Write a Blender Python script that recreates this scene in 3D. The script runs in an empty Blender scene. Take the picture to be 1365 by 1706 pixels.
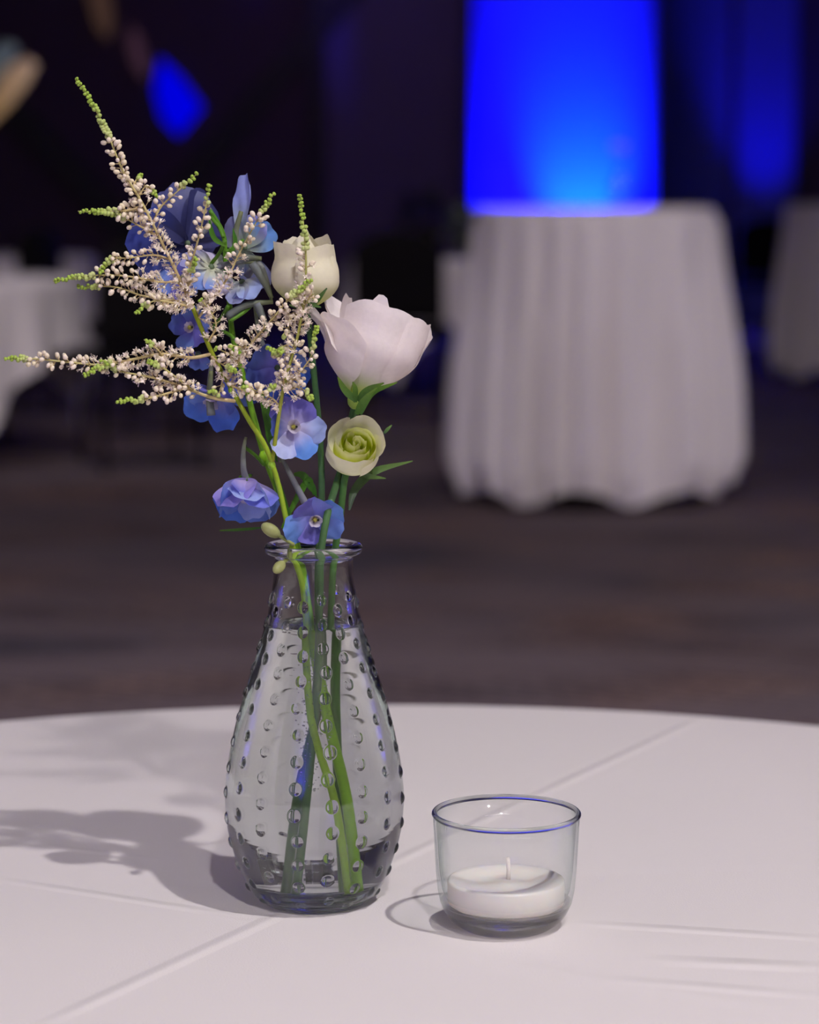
import bpy, math, random
import numpy as np
from mathutils import Vector, Matrix, noise
R = random.Random(7)
C = bpy.context.scene.collection
sc = bpy.context.scene
PI = math.pi
# ------------------------------------------------------------------ camera, world, exposure
F = 4200.0; TH = math.radians(7.1); TZ = 0.75; CH = TZ + 0.334
cd = bpy.data.cameras.new('camera'); cam = bpy.data.objects.new('camera', cd); C.objects.link(cam)
cam.location = (0, 0, CH); cam.rotation_euler = (PI/2 - TH, 0, 0)
cd.sensor_fit = 'VERTICAL'; cd.sensor_height = 36.0; cd.sensor_width = 28.8; cd.lens = F/1706*36
cd.clip_start = 0.05; cd.clip_end = 100
cd.dof.use_dof = True; cd.dof.focus_distance = 1.172; cd.dof.aperture_fstop = 7.2
sc.camera = cam
sc.view_settings.view_transform = 'Standard'; sc.view_settings.look = 'None'
sc.view_settings.gamma = 1; sc.view_settings.use_curve_mapping = False
sc.view_settings.exposure = 0.0
cy = sc.cycles
cy.max_bounces = 20; cy.transmission_bounces = 16; cy.transparent_max_bounces = 24; cy.glossy_bounces = 8
cy.diffuse_bounces = 4; cy.sample_clamp_indirect = 6; cy.use_denoising = True; cy.blur_glossy = 0.3
w = bpy.data.worlds.new('world'); sc.world = w; w.use_nodes = True
w.node_tree.nodes['Background'].inputs[0].default_value = (0.02, 0.018, 0.025, 1)
w.node_tree.nodes['Background'].inputs[1].default_value = 0.3

VX, VY = -0.0453, 1.176           # vase axis on the table
def light(kind, name, loc, target, energy, color, size=0.03, spot=None, blend=0.3, size_y=None):
    d = bpy.data.lights.new(name, kind); o = bpy.data.objects.new(name, d); C.objects.link(o)
    d.energy = energy; d.color = color; o.location = loc
    if kind == 'AREA':
        d.size = size
        if size_y: d.shape = 'RECTANGLE'; d.size_y = size_y
    else: d.shadow_soft_size = size
    if kind == 'SPOT': d.spot_size = math.radians(spot); d.spot_blend = blend
    o.rotation_euler = (Vector(target) - Vector(loc)).to_track_quat('-Z', 'Y').to_euler()
    return o
T0 = Vector((0.0, 1.2, TZ))
K1 = T0 + Vector((.40, -.43, 1.0))*2.2
K2 = T0 + Vector((.17, -1.0, 1.0))*2.2
light('SPOT', 'key_spot', K1, T0 + Vector((0, 0,  .1)), 122, (1.0, .955, .96), .024, 46, .6)
light('SPOT', 'second_spot', K2, T0 + Vector((0, 0, .1)), 112, (1.0, .95, .97), .035, 46, .6)
light('AREA', 'ceiling_glow', (-.5, 1.2, 3.9), (0, 1.3, 0), 2, (.92, .88, 1.0), 2.5)
light('SPOT', 'cocktail_spot', (5.0, 7.2, 3.2), (.7, 9.0, .5), 105, (1.0, .93, .97), .25, 24, .8)
light('SPOT', 'floor_wash', (.5, 3.0, 4.4), (0.1, 6.6, 0), 700, (1.0, .93, .97), .5, 80, .9)
light('SPOT', 'far_floor_wash', (-1.0, 8.5, 4.4), (-1.0, 12.6, 0), 240, (1.0, .90, .97), .5, 75, .9)
light('SPOT', 'left_table_spot', (-2.2, 6.5, 4.4), (-1.8, 10.6, .5), 16, (1.0, .92, .95), .2, 36, .7)
light('SPOT', 'rear_table_spot', (.5, 14.0, 4.4), (.28, 13.42, .76), 130, (1.0, .93, .92), .1, 9, .3)
# blue wash lamps standing at the foot of the rear wall
YW = 21.6; XL_ = -8.0
light('SPOT', 'blue_wash_lamp', (1.30, YW-.72, .22), (1.30, YW, 1.9), 2600, (.004, .001, 1.0), .06, 100, 1.0)
light('SPOT', 'cyan_wash_lamp', (1.52, YW-.70, .22), (1.46, YW, 1.35), 900, (.0, .26, 1.0), .05, 50, 1.0)
light('SPOT', 'strip_wash_lamp', (3.0, YW-.9, .2), (3.0, YW, 2.4), 210, (.002, .001, 1.0), .06, 40, 1.0)
light('AREA', 'violet_fill', (-.3, YW-3.0, 3.8), (-.1, YW, 1.2), 9, (.60, .35, 1.0), 1.5)
# white fills and blue lamps added out of frame, lighting unseen walls for the glass
light('AREA', 'wall_fill', (-6.4, 1.0, 4.3), (-8.0, 1.0, 1.6), 230, (1.0, .94, .92), 5.0, size_y=.3)
light('AREA', 'wall_fill', (6.4, 1.5, 4.3), (8.0, 1.5, 1.6), 230, (1.0, .94, .92), 5.0, size_y=.3)
light('AREA', 'wall_fill', (1.5, -2.6, 4.3), (1.5, -4.0, 1.4), 60, (1.0, .94, .92), 4.0, size_y=.3)
light('SPOT', 'side_blue_lamp', (XL_+.8, 3.5, .2), (XL_, 3.5, 2.0), 850, (.05, .03, 1.0), .06, 90, 1.0)
light('SPOT', 'side_blue_lamp', (-XL_-.8, 4.5, .2), (-XL_, 4.5, 2.0), 850, (.05, .03, 1.0), .06, 90, 1.0)
light('SPOT', 'side_blue_lamp', (-1.5, -3.2, .2), (-1.5, -4.0, 2.0), 700, (.05, .03, 1.0), .06, 90, 1.0)

# ------------------------------------------------------------------ pixel helpers (measuring only)
def ray(px, py):
    x = (px-682.5)/F; v = (py-853)/F
    return Vector((x, math.cos(TH) - v*math.sin(TH), -math.sin(TH) - v*math.cos(TH)))
def P(px, py, Y):
    d = ray(px, py); return Vector((0, 0, CH)) + d*(Y/d.y)
def G(px, py, z=0.0):
    d = ray(px, py); return Vector((0, 0, CH)) + d*((z-CH)/d.z)
def V(px, py, dy=0.0): return P(px, py, VY+dy)

# ------------------------------------------------------------------ materials
def srgb(r, g, b):
    f = lambda c: (c/255/12.92) if c/255 <= .04045 else ((c/255+.055)/1.055)**2.4
    return (f(r), f(g), f(b), 1)
def newmat(name):
    m = bpy.data.materials.new(name); m.use_nodes = True; nt = m.node_tree; nt.nodes.clear()
    out = nt.nodes.new('ShaderNodeOutputMaterial'); return m, nt, out
def N(nt, t, **kw):
    n = nt.nodes.new(t)
    for k, v in kw.items():
        if k.startswith('i_'):
            n.inputs[k[2:].replace('_', ' ')].default_value = v
        else: setattr(n, k, v)
    return n
def L(nt, a, b): nt.links.new(a, b)
def simple(name, col, rough=.6, metal=0, nscale=0, namt=.15, bump=0, bscale=200, spec=.5):
    m, nt, out = newmat(name)
    p = N(nt, 'ShaderNodeBsdfPrincipled'); p.inputs['Base Color'].default_value = col
    p.inputs['Roughness'].default_value = rough; p.inputs['Metallic'].default_value = metal
    p.inputs['Specular IOR Level'].default_value = spec
    tc = N(nt, 'ShaderNodeTexCoord')
    if nscale:
        n = N(nt, 'ShaderNodeTexNoise'); n.inputs['Scale'].default_value = nscale; n.inputs['Detail'].default_value = 4
        L(nt, tc.outputs['Object'], n.inputs['Vector'])
        mx = N(nt, 'ShaderNodeMix', data_type='RGBA')
        mx.inputs[6].default_value = tuple(c*(1-namt) for c in col[:3])+(1,)
        mx.inputs[7].default_value = tuple(min(1, c*(1+namt)) for c in col[:3])+(1,)
        L(nt, n.outputs[0], mx.inputs[0]); L(nt, mx.outputs[2], p.inputs['Base Color'])
    if bump:
        n = N(nt, 'ShaderNodeTexNoise'); n.inputs['Scale'].default_value = bscale; n.inputs['Detail'].default_value = 3
        L(nt, tc.outputs['Object'], n.inputs['Vector'])
        b = N(nt, 'ShaderNodeBump'); b.inputs['Strength'].default_value = bump; b.inputs['Distance'].default_value = .001
        L(nt, n.outputs[0], b.inputs['Height']); L(nt, b.outputs[0], p.inputs['Normal'])
    L(nt, p.outputs[0], out.inputs[0]); return m
def plant(name, transl=.35, rough=.45, nscale=350, namt=.12, vein=0.0):
    """colour from the mesh attribute 'Col', slightly mottled, partly translucent"""
    m, nt, out = newmat(name)
    a = N(nt, 'ShaderNodeVertexColor', layer_name='Col'); tc = N(nt, 'ShaderNodeTexCoord')
    n = N(nt, 'ShaderNodeTexNoise'); n.inputs['Scale'].default_value = nscale; n.inputs['Detail'].default_value = 3
    L(nt, tc.outputs['Object'], n.inputs['Vector'])
    mr = N(nt, 'ShaderNodeMapRange'); mr.inputs[3].default_value = 1-namt; mr.inputs[4].default_value = 1+namt
    L(nt, n.outputs[0], mr.inputs[0])
    mx = N(nt, 'ShaderNodeVectorMath', operation='SCALE'); L(nt, a.outputs[0], mx.inputs[0]); L(nt, mr.outputs[0], mx.inputs['Scale'])
    p = N(nt, 'ShaderNodeBsdfPrincipled'); p.inputs['Roughness'].default_value = rough
    p.inputs['Specular IOR Level'].default_value = .3
    L(nt, mx.outputs[0], p.inputs['Base Color'])
    b = N(nt, 'ShaderNodeBump'); b.inputs['Strength'].default_value = .25; b.inputs['Distance'].default_value = .0004
    L(nt, n.outputs[0], b.inputs['Height']); L(nt, b.outputs[0], p.inputs['Normal'])
    t = N(nt, 'ShaderNodeBsdfTranslucent'); L(nt, mx.outputs[0], t.inputs[0])
    ms = N(nt, 'ShaderNodeMixShader'); ms.inputs[0].default_value = transl
    L(nt, p.outputs[0], ms.inputs[1]); L(nt, t.outputs[0], ms.inputs[2]); L(nt, ms.outputs[0], out.inputs[0]); return m
def glass(name, ior, col=(1, 1, 1, 1), rough=0.0, thin=0.0):
    m, nt, out = newmat(name)
    g = N(nt, 'ShaderNodeBsdfGlass'); g.inputs['Color'].default_value = col
    g.inputs['IOR'].default_value = ior; g.inputs['Roughness'].default_value = rough
    t = N(nt, 'ShaderNodeBsdfTransparent'); t.inputs[0].default_value = col; ms = N(nt, 'ShaderNodeMixShader'); ms.inputs[0].default_value = thin
    L(nt, g.outputs[0], ms.inputs[1]); L(nt, t.outputs[0], ms.inputs[2]); L(nt, ms.outputs[0] if thin else g.outputs[0], out.inputs[0]); return m
def thin_glass(name, tint, edge, ior=1.48):
    m, nt, out = newmat(name)
    ge = N(nt, 'ShaderNodeNewGeometry'); dp = N(nt, 'ShaderNodeVectorMath', operation='DOT_PRODUCT')
    L(nt, ge.outputs['Incoming'], dp.inputs[0]); L(nt, ge.outputs['Normal'], dp.inputs[1])
    ab = N(nt, 'ShaderNodeMath', operation='ABSOLUTE'); L(nt, dp.outputs['Value'], ab.inputs[0])
    om = N(nt, 'ShaderNodeMath', operation='SUBTRACT'); om.inputs[0].default_value = 1; L(nt, ab.outputs[0], om.inputs[1])
    pw = N(nt, 'ShaderNodeMath', operation='POWER'); pw.inputs[1].default_value = 3.0; L(nt, om.outputs[0], pw.inputs[0])
    p5 = N(nt, 'ShaderNodeMath', operation='POWER'); p5.inputs[1].default_value = 5.0; L(nt, om.outputs[0], p5.inputs[0])
    f = N(nt, 'ShaderNodeMath', operation='MULTIPLY_ADD'); f.inputs[1].default_value = .75; f.inputs[2].default_value = .035; L(nt, p5.outputs[0], f.inputs[0])
    mx = N(nt, 'ShaderNodeMix', data_type='RGBA'); mx.inputs[6].default_value = tint; mx.inputs[7].default_value = edge
    L(nt, pw.outputs[0], mx.inputs[0])
    t = N(nt, 'ShaderNodeBsdfTransparent'); L(nt, mx.outputs[2], t.inputs[0])
    g = N(nt, 'ShaderNodeBsdfGlossy'); g.inputs['Roughness'].default_value = .02
    ms = N(nt, 'ShaderNodeMixShader'); L(nt, f.outputs[0], ms.inputs[0]); L(nt, t.outputs[0], ms.inputs[1]); L(nt, g.outputs[0], ms.inputs[2])
    L(nt, ms.outputs[0], out.inputs[0]); return m

# ------------------------------------------------------------------ mesh builder
class MB:
    def __init__(s): s.v = []; s.f = []; s.c = []; s.n = 0
    def add(s, v, f, c=(1, 1, 1)):
        v = np.asarray(v, float).reshape(-1, 3)
        s.v.append(v)
        for q in f: s.f.append([i+s.n for i in q])
        c = np.asarray(c, float)
        if c.ndim == 1: c = np.tile(c[:3], (len(v), 1))
        s.c.append(c[:, :3]); s.n += len(v)
    def grid(s, pts, cols=(1, 1, 1), wrap=False):
        nu, nv = len(pts), len(pts[0]); f = []
        for i in range(nu if wrap else nu-1):
            a = i*nv; b = ((i+1) % nu)*nv
            for j in range(nv-1): f.append((a+j, b+j, b+j+1, a+j+1))
        s.add(np.asarray(pts, float).reshape(-1, 3), f, np.asarray(cols, float).reshape(-1, 3) if np.ndim(cols) > 1 else cols)
    def box(s, lo, hi, c=(1, 1, 1), M=None):
        x0, y0, z0 = lo; x1, y1, z1 = hi
        v = [Vector(p) for p in ((x0,y0,z0),(x1,y0,z0),(x1,y1,z0),(x0,y1,z0),(x0,y0,z1),(x1,y0,z1),(x1,y1,z1),(x0,y1,z1))]
        if M is not None: v = [M @ p for p in v]
        s.add([tuple(p) for p in v], [(0,3,2,1),(4,5,6,7),(0,1,5,4),(1,2,6,5),(2,3,7,6),(3,0,4,7)], c)
    def tube(s, pts, rad, n=8, col=(1, 1, 1), cap=True):
        pts = [Vector(p) for p in pts]; m = len(pts)
        if not hasattr(rad, '__len__'): rad = [rad]*m
        t = (pts[1]-pts[0]).normalized(); a = t.orthogonal().normalized(); V_ = []; K = []
        for i, p in enumerate(pts):
            t = (pts[min(i+1, m-1)]-pts[max(i-1, 0)]).normalized()
            a = (a - t*a.dot(t)).normalized(); b = t.cross(a)
            for k in range(n):
                q = 2*PI*k/n; V_.append(p + (a*math.cos(q)+b*math.sin(q))*rad[i])
                K.append(col[i] if np.ndim(col) > 1 else col)
        f = [(i*n+k, i*n+(k+1) % n, (i+1)*n+(k+1) % n, (i+1)*n+k) for i in range(m-1) for k in range(n)]
        if cap: f += [tuple(range(n))[::-1], tuple((m-1)*n+k for k in range(n))]
        s.add([tuple(p) for p in V_], f, np.asarray(K)[:, :3])
    def lathe(s, prof, n=48, c=(1, 1, 1), o=(0, 0, 0)):
        pts = [[(o[0]+r*math.cos(2*PI*k/n), o[1]+r*math.sin(2*PI*k/n), o[2]+z) for r, z in prof] for k in range(n)]
        s.grid(pts, c, wrap=True)
    def ball(s, c, r, ax=None, el=1.0, col=(1, 1, 1), ns=6, nr=4):
        """small ellipsoid stretched along ax"""
        ax = Vector(ax).normalized() if ax is not None else Vector((0, 0, 1))
        a = ax.orthogonal().normalized(); b = ax.cross(a); c = Vector(c); v = [c - ax*r*el]
        for i in range(1, nr):
            p = PI*i/nr
            for k in range(ns):
                q = 2*PI*k/ns; v.append(c + (a*math.cos(q)+b*math.sin(q))*r*math.sin(p) - ax*r*el*math.cos(p))
        v.append(c + ax*r*el); e = len(v)-1; f = [(0, 1+(k+1) % ns, 1+k) for k in range(ns)]
        for i in range(nr-2):
            for k in range(ns): f.append((1+i*ns+k, 1+i*ns+(k+1) % ns, 1+(i+1)*ns+(k+1) % ns, 1+(i+1)*ns+k))
        f += [(e, 1+(nr-2)*ns+k, 1+(nr-2)*ns+(k+1) % ns) for k in range(ns)]
        s.add([tuple(p) for p in v], f, col)
    def build(s, name, mat, parent=None, smooth=True, kind=None, label=None, cat=None, group=None):
        me = bpy.data.meshes.new(name); v = np.concatenate(s.v)
        me.from_pydata(v.tolist(), [], s.f); me.update()
        col = np.concatenate(s.c); at = me.color_attributes.new('Col', 'FLOAT_COLOR', 'POINT')
        at.data.foreach_set('color', np.hstack([col, np.ones((len(col), 1))]).ravel())
        if smooth: me.polygons.foreach_set('use_smooth', [True]*len(me.polygons))
        me.materials.append(mat); o = bpy.data.objects.new(name, me); C.objects.link(o)
        if parent: o.parent = parent
        return tag(o, label, cat, group, kind)
def tag(o, label=None, cat=None, group=None, kind=None):
    if label: o['label'] = label
    if cat: o['category'] = cat
    if group: o['group'] = group
    if kind: o['kind'] = kind
    return o
def empty(name, loc, label, cat, group=None, rz=0):
    o = bpy.data.objects.new(name, None); C.objects.link(o); o.location = loc; o.rotation_euler.z = rz
    o.empty_display_size = .02
    bpy.context.view_layer.update()
    return tag(o, label, cat, group)
def adopt(o, parent):
    """parent keeping world placement (mesh data are in world coordinates)"""
    o.parent = parent; o.matrix_parent_inverse = parent.matrix_world.inverted(); return o
def spline(pts, n=6):
    pts = [Vector(p) for p in pts]; q = [pts[0]*2-pts[1]] + pts + [pts[-1]*2-pts[-2]]; out = []
    for i in range(1, len(q)-2):
        a, b, c, d = q[i-1:i+3]
        for k in range(n):
            t = k/n; out.append(.5*((2*b)+(c-a)*t+(2*a-5*b+4*c-d)*t*t+(3*b-a-3*c+d)*t**3))
    out.append(q[-2]); return out
def lerp(a, b, t): return tuple(x+(y-x)*t for x, y in zip(a, b))
def sm(a, b, x):
    t = max(0, min(1, (x-a)/(b-a))); return t*t*(3-2*t)
def lin3(*c): return srgb(*c)[:3]

# ------------------------------------------------------------------ room shell
def carpet():
    m, nt, out = newmat('carpet')
    tc = N(nt, 'ShaderNodeTexCoord'); mp = N(nt, 'ShaderNodeMapping'); mp.inputs['Rotation'].default_value = (0, 0, .55)
    L(nt, tc.outputs['Object'], mp.inputs[0])
    br = N(nt, 'ShaderNodeTexBrick'); br.inputs['Scale'].default_value = 1.0
    br.inputs['Brick Width'].default_value = .22; br.inputs['Row Height'].default_value = .055
    br.inputs['Mortar Size'].default_value = .012; br.inputs['Mortar Smooth'].default_value = .3
    br.inputs['Color1'].default_value = (1, 1, 1, 1); br.inputs['Color2'].default_value = (.35, .35, .35, 1); br.inputs['Mortar'].default_value = (0, 0, 0, 1)
    L(nt, mp.outputs[0], br.inputs[0])
    n1 = N(nt, 'ShaderNodeTexNoise'); n1.inputs['Scale'].default_value = .9; n1.inputs['Detail'].default_value = 3; L(nt, mp.outputs[0], n1.inputs[0])
    n2 = N(nt, 'ShaderNodeTexNoise'); n2.inputs['Scale'].default_value = 2.1; n2.inputs['Detail'].default_value = 2
    sv = N(nt, 'ShaderNodeMapping'); sv.inputs['Location'].default_value = (7, 3, 0); sv.inputs['Scale'].default_value = (.5, 1.4, 1)
    L(nt, tc.outputs['Object'], sv.inputs[0]); L(nt, sv.outputs[0], n2.inputs[0])
    r1 = N(nt, 'ShaderNodeValToRGB'); e = r1.color_ramp.elements
    e[0].position = .38; e[0].color = srgb(92, 88, 96); e[1].position = .62; e[1].color = srgb(150, 120, 106)
    L(nt, n1.outputs[0], r1.inputs[0])
    m1 = N(nt, 'ShaderNodeMix', data_type='RGBA'); m1.inputs[6].default_value = srgb(56, 47, 54)
    L(nt, br.outputs[0], m1.inputs[0]); L(nt, r1.outputs[0], m1.inputs[7])
    r2 = N(nt, 'ShaderNodeValToRGB'); e = r2.color_ramp.elements; e[0].position = .4; e[1].position = .6
    e[0].color = (0, 0, 0, 1); L(nt, n2.outputs[0], r2.inputs[0])
    m2 = N(nt, 'ShaderNodeMix', data_type='RGBA'); m2.inputs[6].default_value = srgb(100, 88, 92)
    L(nt, r2.outputs[0], m2.inputs[0]); L(nt, m1.outputs[2], m2.inputs[7])
    p = N(nt, 'ShaderNodeBsdfPrincipled'); p.inputs['Roughness'].default_value = .95; p.inputs['Specular IOR Level'].default_value = .1
    L(nt, m2.outputs[2], p.inputs['Base Color'])
    nz = N(nt, 'ShaderNodeTexNoise'); nz.inputs['Scale'].default_value = 300; L(nt, tc.outputs['Object'], nz.inputs[0])
    b = N(nt, 'ShaderNodeBump'); b.inputs['Strength'].default_value = .5; b.inputs['Distance'].default_value = .004
    L(nt, nz.outputs[0], b.inputs['Height']); L(nt, b.outputs[0], p.inputs['Normal']); L(nt, p.outputs[0], out.inputs[0]); return m
M_wall = simple('wall_paint_dark', srgb(70, 52, 66), .8, nscale=2, bump=.2, bscale=60)
M_pier = simple('wall_lit_blue', srgb(78, 84, 168), .85, nscale=3, namt=.05, bump=.2, bscale=60)  # blue of the uplights put into the wall colour to deepen it
M_panel = simple('wall_panel_mauve', srgb(96, 84, 104), .8, nscale=3, namt=.08, bump=.2, bscale=60)
M_lattice = simple('black_timber', srgb(24, 18, 22), .55, nscale=8, bump=.2)
M_side = simple('wall_paint_side', srgb(205, 196, 192), .85, nscale=3, namt=.05, bump=.2, bscale=60)
M_ceil = simple('ceiling_paint', srgb(150, 144, 148), .9, nscale=2)
M_parq = simple('dance_floor_wood', srgb(150, 140, 160), .35, nscale=5, namt=.2)
def struct(name, lo, hi, m, parent=None):
    b = MB(); b.box(lo, hi); return b.build(name, m, parent, smooth=False, kind=None if parent else 'structure')
XL, XR, YB = -8.0, 8.0, -4.0
struct('floor', (XL, YB, -.1), (XR, YW, 0), carpet())
struct('ceiling', (XL, YB, 4.6), (XR, YW, 4.7), M_ceil)
wb = struct('wall_back', (XL, YW, 0), (XR, YW+.2, 4.6), M_wall)
struct('wall_left', (XL-.2, YB, 0), (XL, YW, 4.6), M_side)
struct('wall_right', (XR, YB, 0), (XR+.2, YW, 4.6), M_side)
struct('wall_front', (XL, YB-.2, 0), (XR, YB, 4.6), M_side)
def colx(px): return (px-682.5)/F*(YW-.1)
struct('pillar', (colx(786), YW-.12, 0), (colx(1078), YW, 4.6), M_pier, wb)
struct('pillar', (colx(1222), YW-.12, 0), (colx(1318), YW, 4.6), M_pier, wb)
for px_ in (786, 1078): struct('spill_blocker', (colx(px_)-(.05 if px_ < 900 else 0), YW-(.42 if px_ < 900 else .6), 0), (colx(px_)+(0 if px_ < 900 else .05), YW, 4.6), M_lattice, wb)  # boards added at the pillar edges to block spill from the blue lamps
struct('panel', (colx(1090), YW-.03, 0), (colx(1212), YW, 4.6), M_pier, wb)  # blue colour stands in for light spilling into the recess
struct('panel', (colx(545), YW-.03, 0), (colx(770), YW, 4.6), M_panel, wb)
struct('trim_1', (colx(516), YW-.1, 0), (colx(540), YW, 4.6), M_lattice)
struct('baseboard_back', (colx(1078), YW-.04, 0), (colx(1222), YW, .12), M_lattice)
# dance floor boards in front of the rear wall
df = MB(); df.box((-6, 18.3, 0), (6, YW-.13, .012)); df = df.build('dance_floor', simple('dance_floor_joint', srgb(60, 55, 70), .6), smooth=False, kind='structure')
def board_mesh():
    b = MB(); b.box((0, 0, 0), (.98, .196, .004)); return b.build('board', M_parq, df, smooth=False)
b0 = board_mesh(); b0.location = (2.0, 18.32, .012); first = True
for r_ in range(15):
    for k in range(5):
        if first: first = False; continue
        c = b0.copy(); C.objects.link(c); c.location = (2.0 + k*1.0 - (r_ % 2)*.4, 18.32+r_*.2, .012)
# black diamond lattice on the rear wall, left
def bar(a, b, wd, d0, d1, name='slat'):
    a = P(a[0], a[1], YW-.05); b = P(b[0], b[1], YW-.05); t = (b-a).normalized(); n = Vector((-t.z, 0, t.x))*wd/2
    q = MB(); v = []
    for y in (YW-d1, YW-d0):
        for p in (a-n, b-n, b+n, a+n): v.append((p.x, y, p.z))
    q.add(v, [(0,1,2,3),(7,6,5,4),(0,4,5,1),(1,5,6,2),(2,6,7,3),(3,7,4,0)]); return q
lat = None
for a, b in (((520, 60), (290, 330)), ((290, 330), (160, 480)), ((30, 190), (260, 430)), ((-60, 100), (30, 190)), ((520, 60), (640, -80)), ((290, 330), (390, 440))):
    q = bar(a, b, .22, 0, .07)
    adopt(q.build('slat', M_lattice, smooth=False), wb)
# diamond wall panels, emission added to make them glow
def diamond(name, pts, col, e, label):
    m, nt, out = newmat(name+'_glow'); em = N(nt, 'ShaderNodeEmission'); em.inputs[0].default_value = col; em.inputs[1].default_value = e
    L(nt, em.outputs[0], out.inputs[0])
    w_ = [P(x, y, YW-.12) for x, y in pts]; cen = sum(w_, Vector())/len(w_); n = len(w_)
    q = MB(); v = [(p.x, YW, p.z) for p in w_] + [(p.x, YW-.06, p.z) for p in w_] + [(cen.x, YW-.1, cen.z)]
    q.add(v, [(i, (i+1) % n, n+(i+1) % n, n+i) for i in range(n)] + [(n+i, n+(i+1) % n, 2*n) for i in range(n)])
    o = q.build(name, m, smooth=False, label=label, cat='wall lamp')
    return o
diamond('diamond_panel', [(266, 96), (300, 128), (336, 178), (296, 226), (268, 196), (256, 150)], (.0, .0, 1, 1), .72, 'bright blue glowing diamond-shaped panel on the dark wall at upper left')
diamond('diamond_panel', [(216, 40), (232, 60), (246, 110), (240, 134), (222, 112), (210, 70)], (.30, .13, .24, 1), .13, 'dim mauve glowing diamond-shaped panel just left of the blue one')
diamond('diamond_panel', [(140, -30), (178, -30), (186, 40), (176, 66), (158, 40)], (.5, .26, .2, 1), .10, 'dim tan glowing panel at the very top of the dark wall')

# ------------------------------------------------------------------ cloth
LINES = []
def line_from_px(a, b, amp, wid):
    p = G(a[0], a[1], TZ); q = G(b[0], b[1], TZ); t = (q-p); ln = t.length; t.normalize(); n = Vector((-t.y, t.x, 0))
    LINES.append((p, t, n, ln, amp, wid))
line_from_px((40, 1722), (1200, 1184), .0014, .0065)
line_from_px((-40, 1459), (440, 1533), .0011, .006)
line_from_px((930, 1536), (1420, 1566), .0014, .007)
line_from_px((1060, 1598), (1420, 1614), .0026, .010)
line_from_px((980, 1628), (1420, 1664), .0012, .008)
line_from_px((-40, 1395), (330, 1440), .0006, .005)
line_from_px((560, 1560), (1420, 1700), .0004, .012)
def cloth_mat(name, col, lines=()):
    m, nt, out = newmat(name); tc = N(nt, 'ShaderNodeTexCoord')
    p = N(nt, 'ShaderNodeBsdfPrincipled'); p.inputs['Roughness'].default_value = .85; p.inputs['Specular IOR Level'].default_value = .15
    p.inputs['Sheen Weight'].default_value = .15
    n = N(nt, 'ShaderNodeTexNoise'); n.inputs['Scale'].default_value = 1100; n.inputs['Detail'].default_value = 2; L(nt, tc.outputs['Object'], n.inputs[0])
    n3 = N(nt, 'ShaderNodeTexNoise'); n3.inputs['Scale'].default_value = 6; n3.inputs['Detail'].default_value = 2; L(nt, tc.outputs['Object'], n3.inputs[0])
    mx = N(nt, 'ShaderNodeMix', data_type='RGBA'); mx.inputs[6].default_value = tuple(c*.96 for c in col[:3])+(1,); mx.inputs[7].default_value = col
    L(nt, n3.outputs[0], mx.inputs[0]); L(nt, mx.outputs[2], p.inputs['Base Color'])
    sc_ = N(nt, 'ShaderNodeMath', operation='MULTIPLY'); sc_.inputs[1].default_value = .00022; L(nt, n.outputs[0], sc_.inputs[0])
    h = sc_.outputs[0]
    for (p0, t, nn, ln, amp, wid) in lines:
        s = N(nt, 'ShaderNodeVectorMath', operation='SUBTRACT'); s.inputs[1].default_value = p0; L(nt, tc.outputs['Object'], s.inputs[0])
        dn = N(nt, 'ShaderNodeVectorMath', operation='DOT_PRODUCT'); dn.inputs[1].default_value = nn; L(nt, s.outputs[0], dn.inputs[0])
        dt = N(nt, 'ShaderNodeVectorMath', operation='DOT_PRODUCT'); dt.inputs[1].default_value = t; L(nt, s.outputs[0], dt.inputs[0])
        ab = N(nt, 'ShaderNodeMath', operation='ABSOLUTE'); L(nt, dn.outputs['Value'], ab.inputs[0])
        mr = N(nt, 'ShaderNodeMapRange'); mr.interpolation_type = 'SMOOTHSTEP'; mr.inputs[1].default_value = 0; mr.inputs[2].default_value = wid
        mr.inputs[3].default_value = amp; mr.inputs[4].default_value = 0; L(nt, ab.outputs[0], mr.inputs[0])
        e0 = N(nt, 'ShaderNodeMapRange'); e0.inputs[1].default_value = 0; e0.inputs[2].default_value = .05; L(nt, dt.outputs['Value'], e0.inputs[0])
        e1 = N(nt, 'ShaderNodeMapRange'); e1.inputs[1].default_value = ln; e1.inputs[2].default_value = ln-.05; L(nt, dt.outputs['Value'], e1.inputs[0])
        a = N(nt, 'ShaderNodeMath', operation='MULTIPLY'); L(nt, mr.outputs[0], a.inputs[0]); L(nt, e0.outputs[0], a.inputs[1])
        a2 = N(nt, 'ShaderNodeMath', operation='MULTIPLY'); L(nt, a.outputs[0], a2.inputs[0]); L(nt, e1.outputs[0], a2.inputs[1])
        ad = N(nt, 'ShaderNodeMath', operation='ADD'); L(nt, a2.outputs[0], ad.inputs[0]); L(nt, h, ad.inputs[1]); h = ad.outputs[0]
    b = N(nt, 'ShaderNodeBump'); b.inputs['Strength'].default_value = .8; b.inputs['Distance'].default_value = 1.0
    L(nt, h, b.inputs['Height']); L(nt, b.outputs[0], p.inputs['Normal']); L(nt, p.outputs[0], out.inputs[0]); return m
CW = srgb(232, 225, 223)
M_cloth = cloth_mat('white_table_linen', CW, LINES)
M_cloth2 = cloth_mat('white_linen_far', CW)
M_wood = simple('plywood_top', srgb(150, 120, 85), .6, nscale=10)
M_metal = simple('black_metal', srgb(25, 25, 27), .4, .6)

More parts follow.
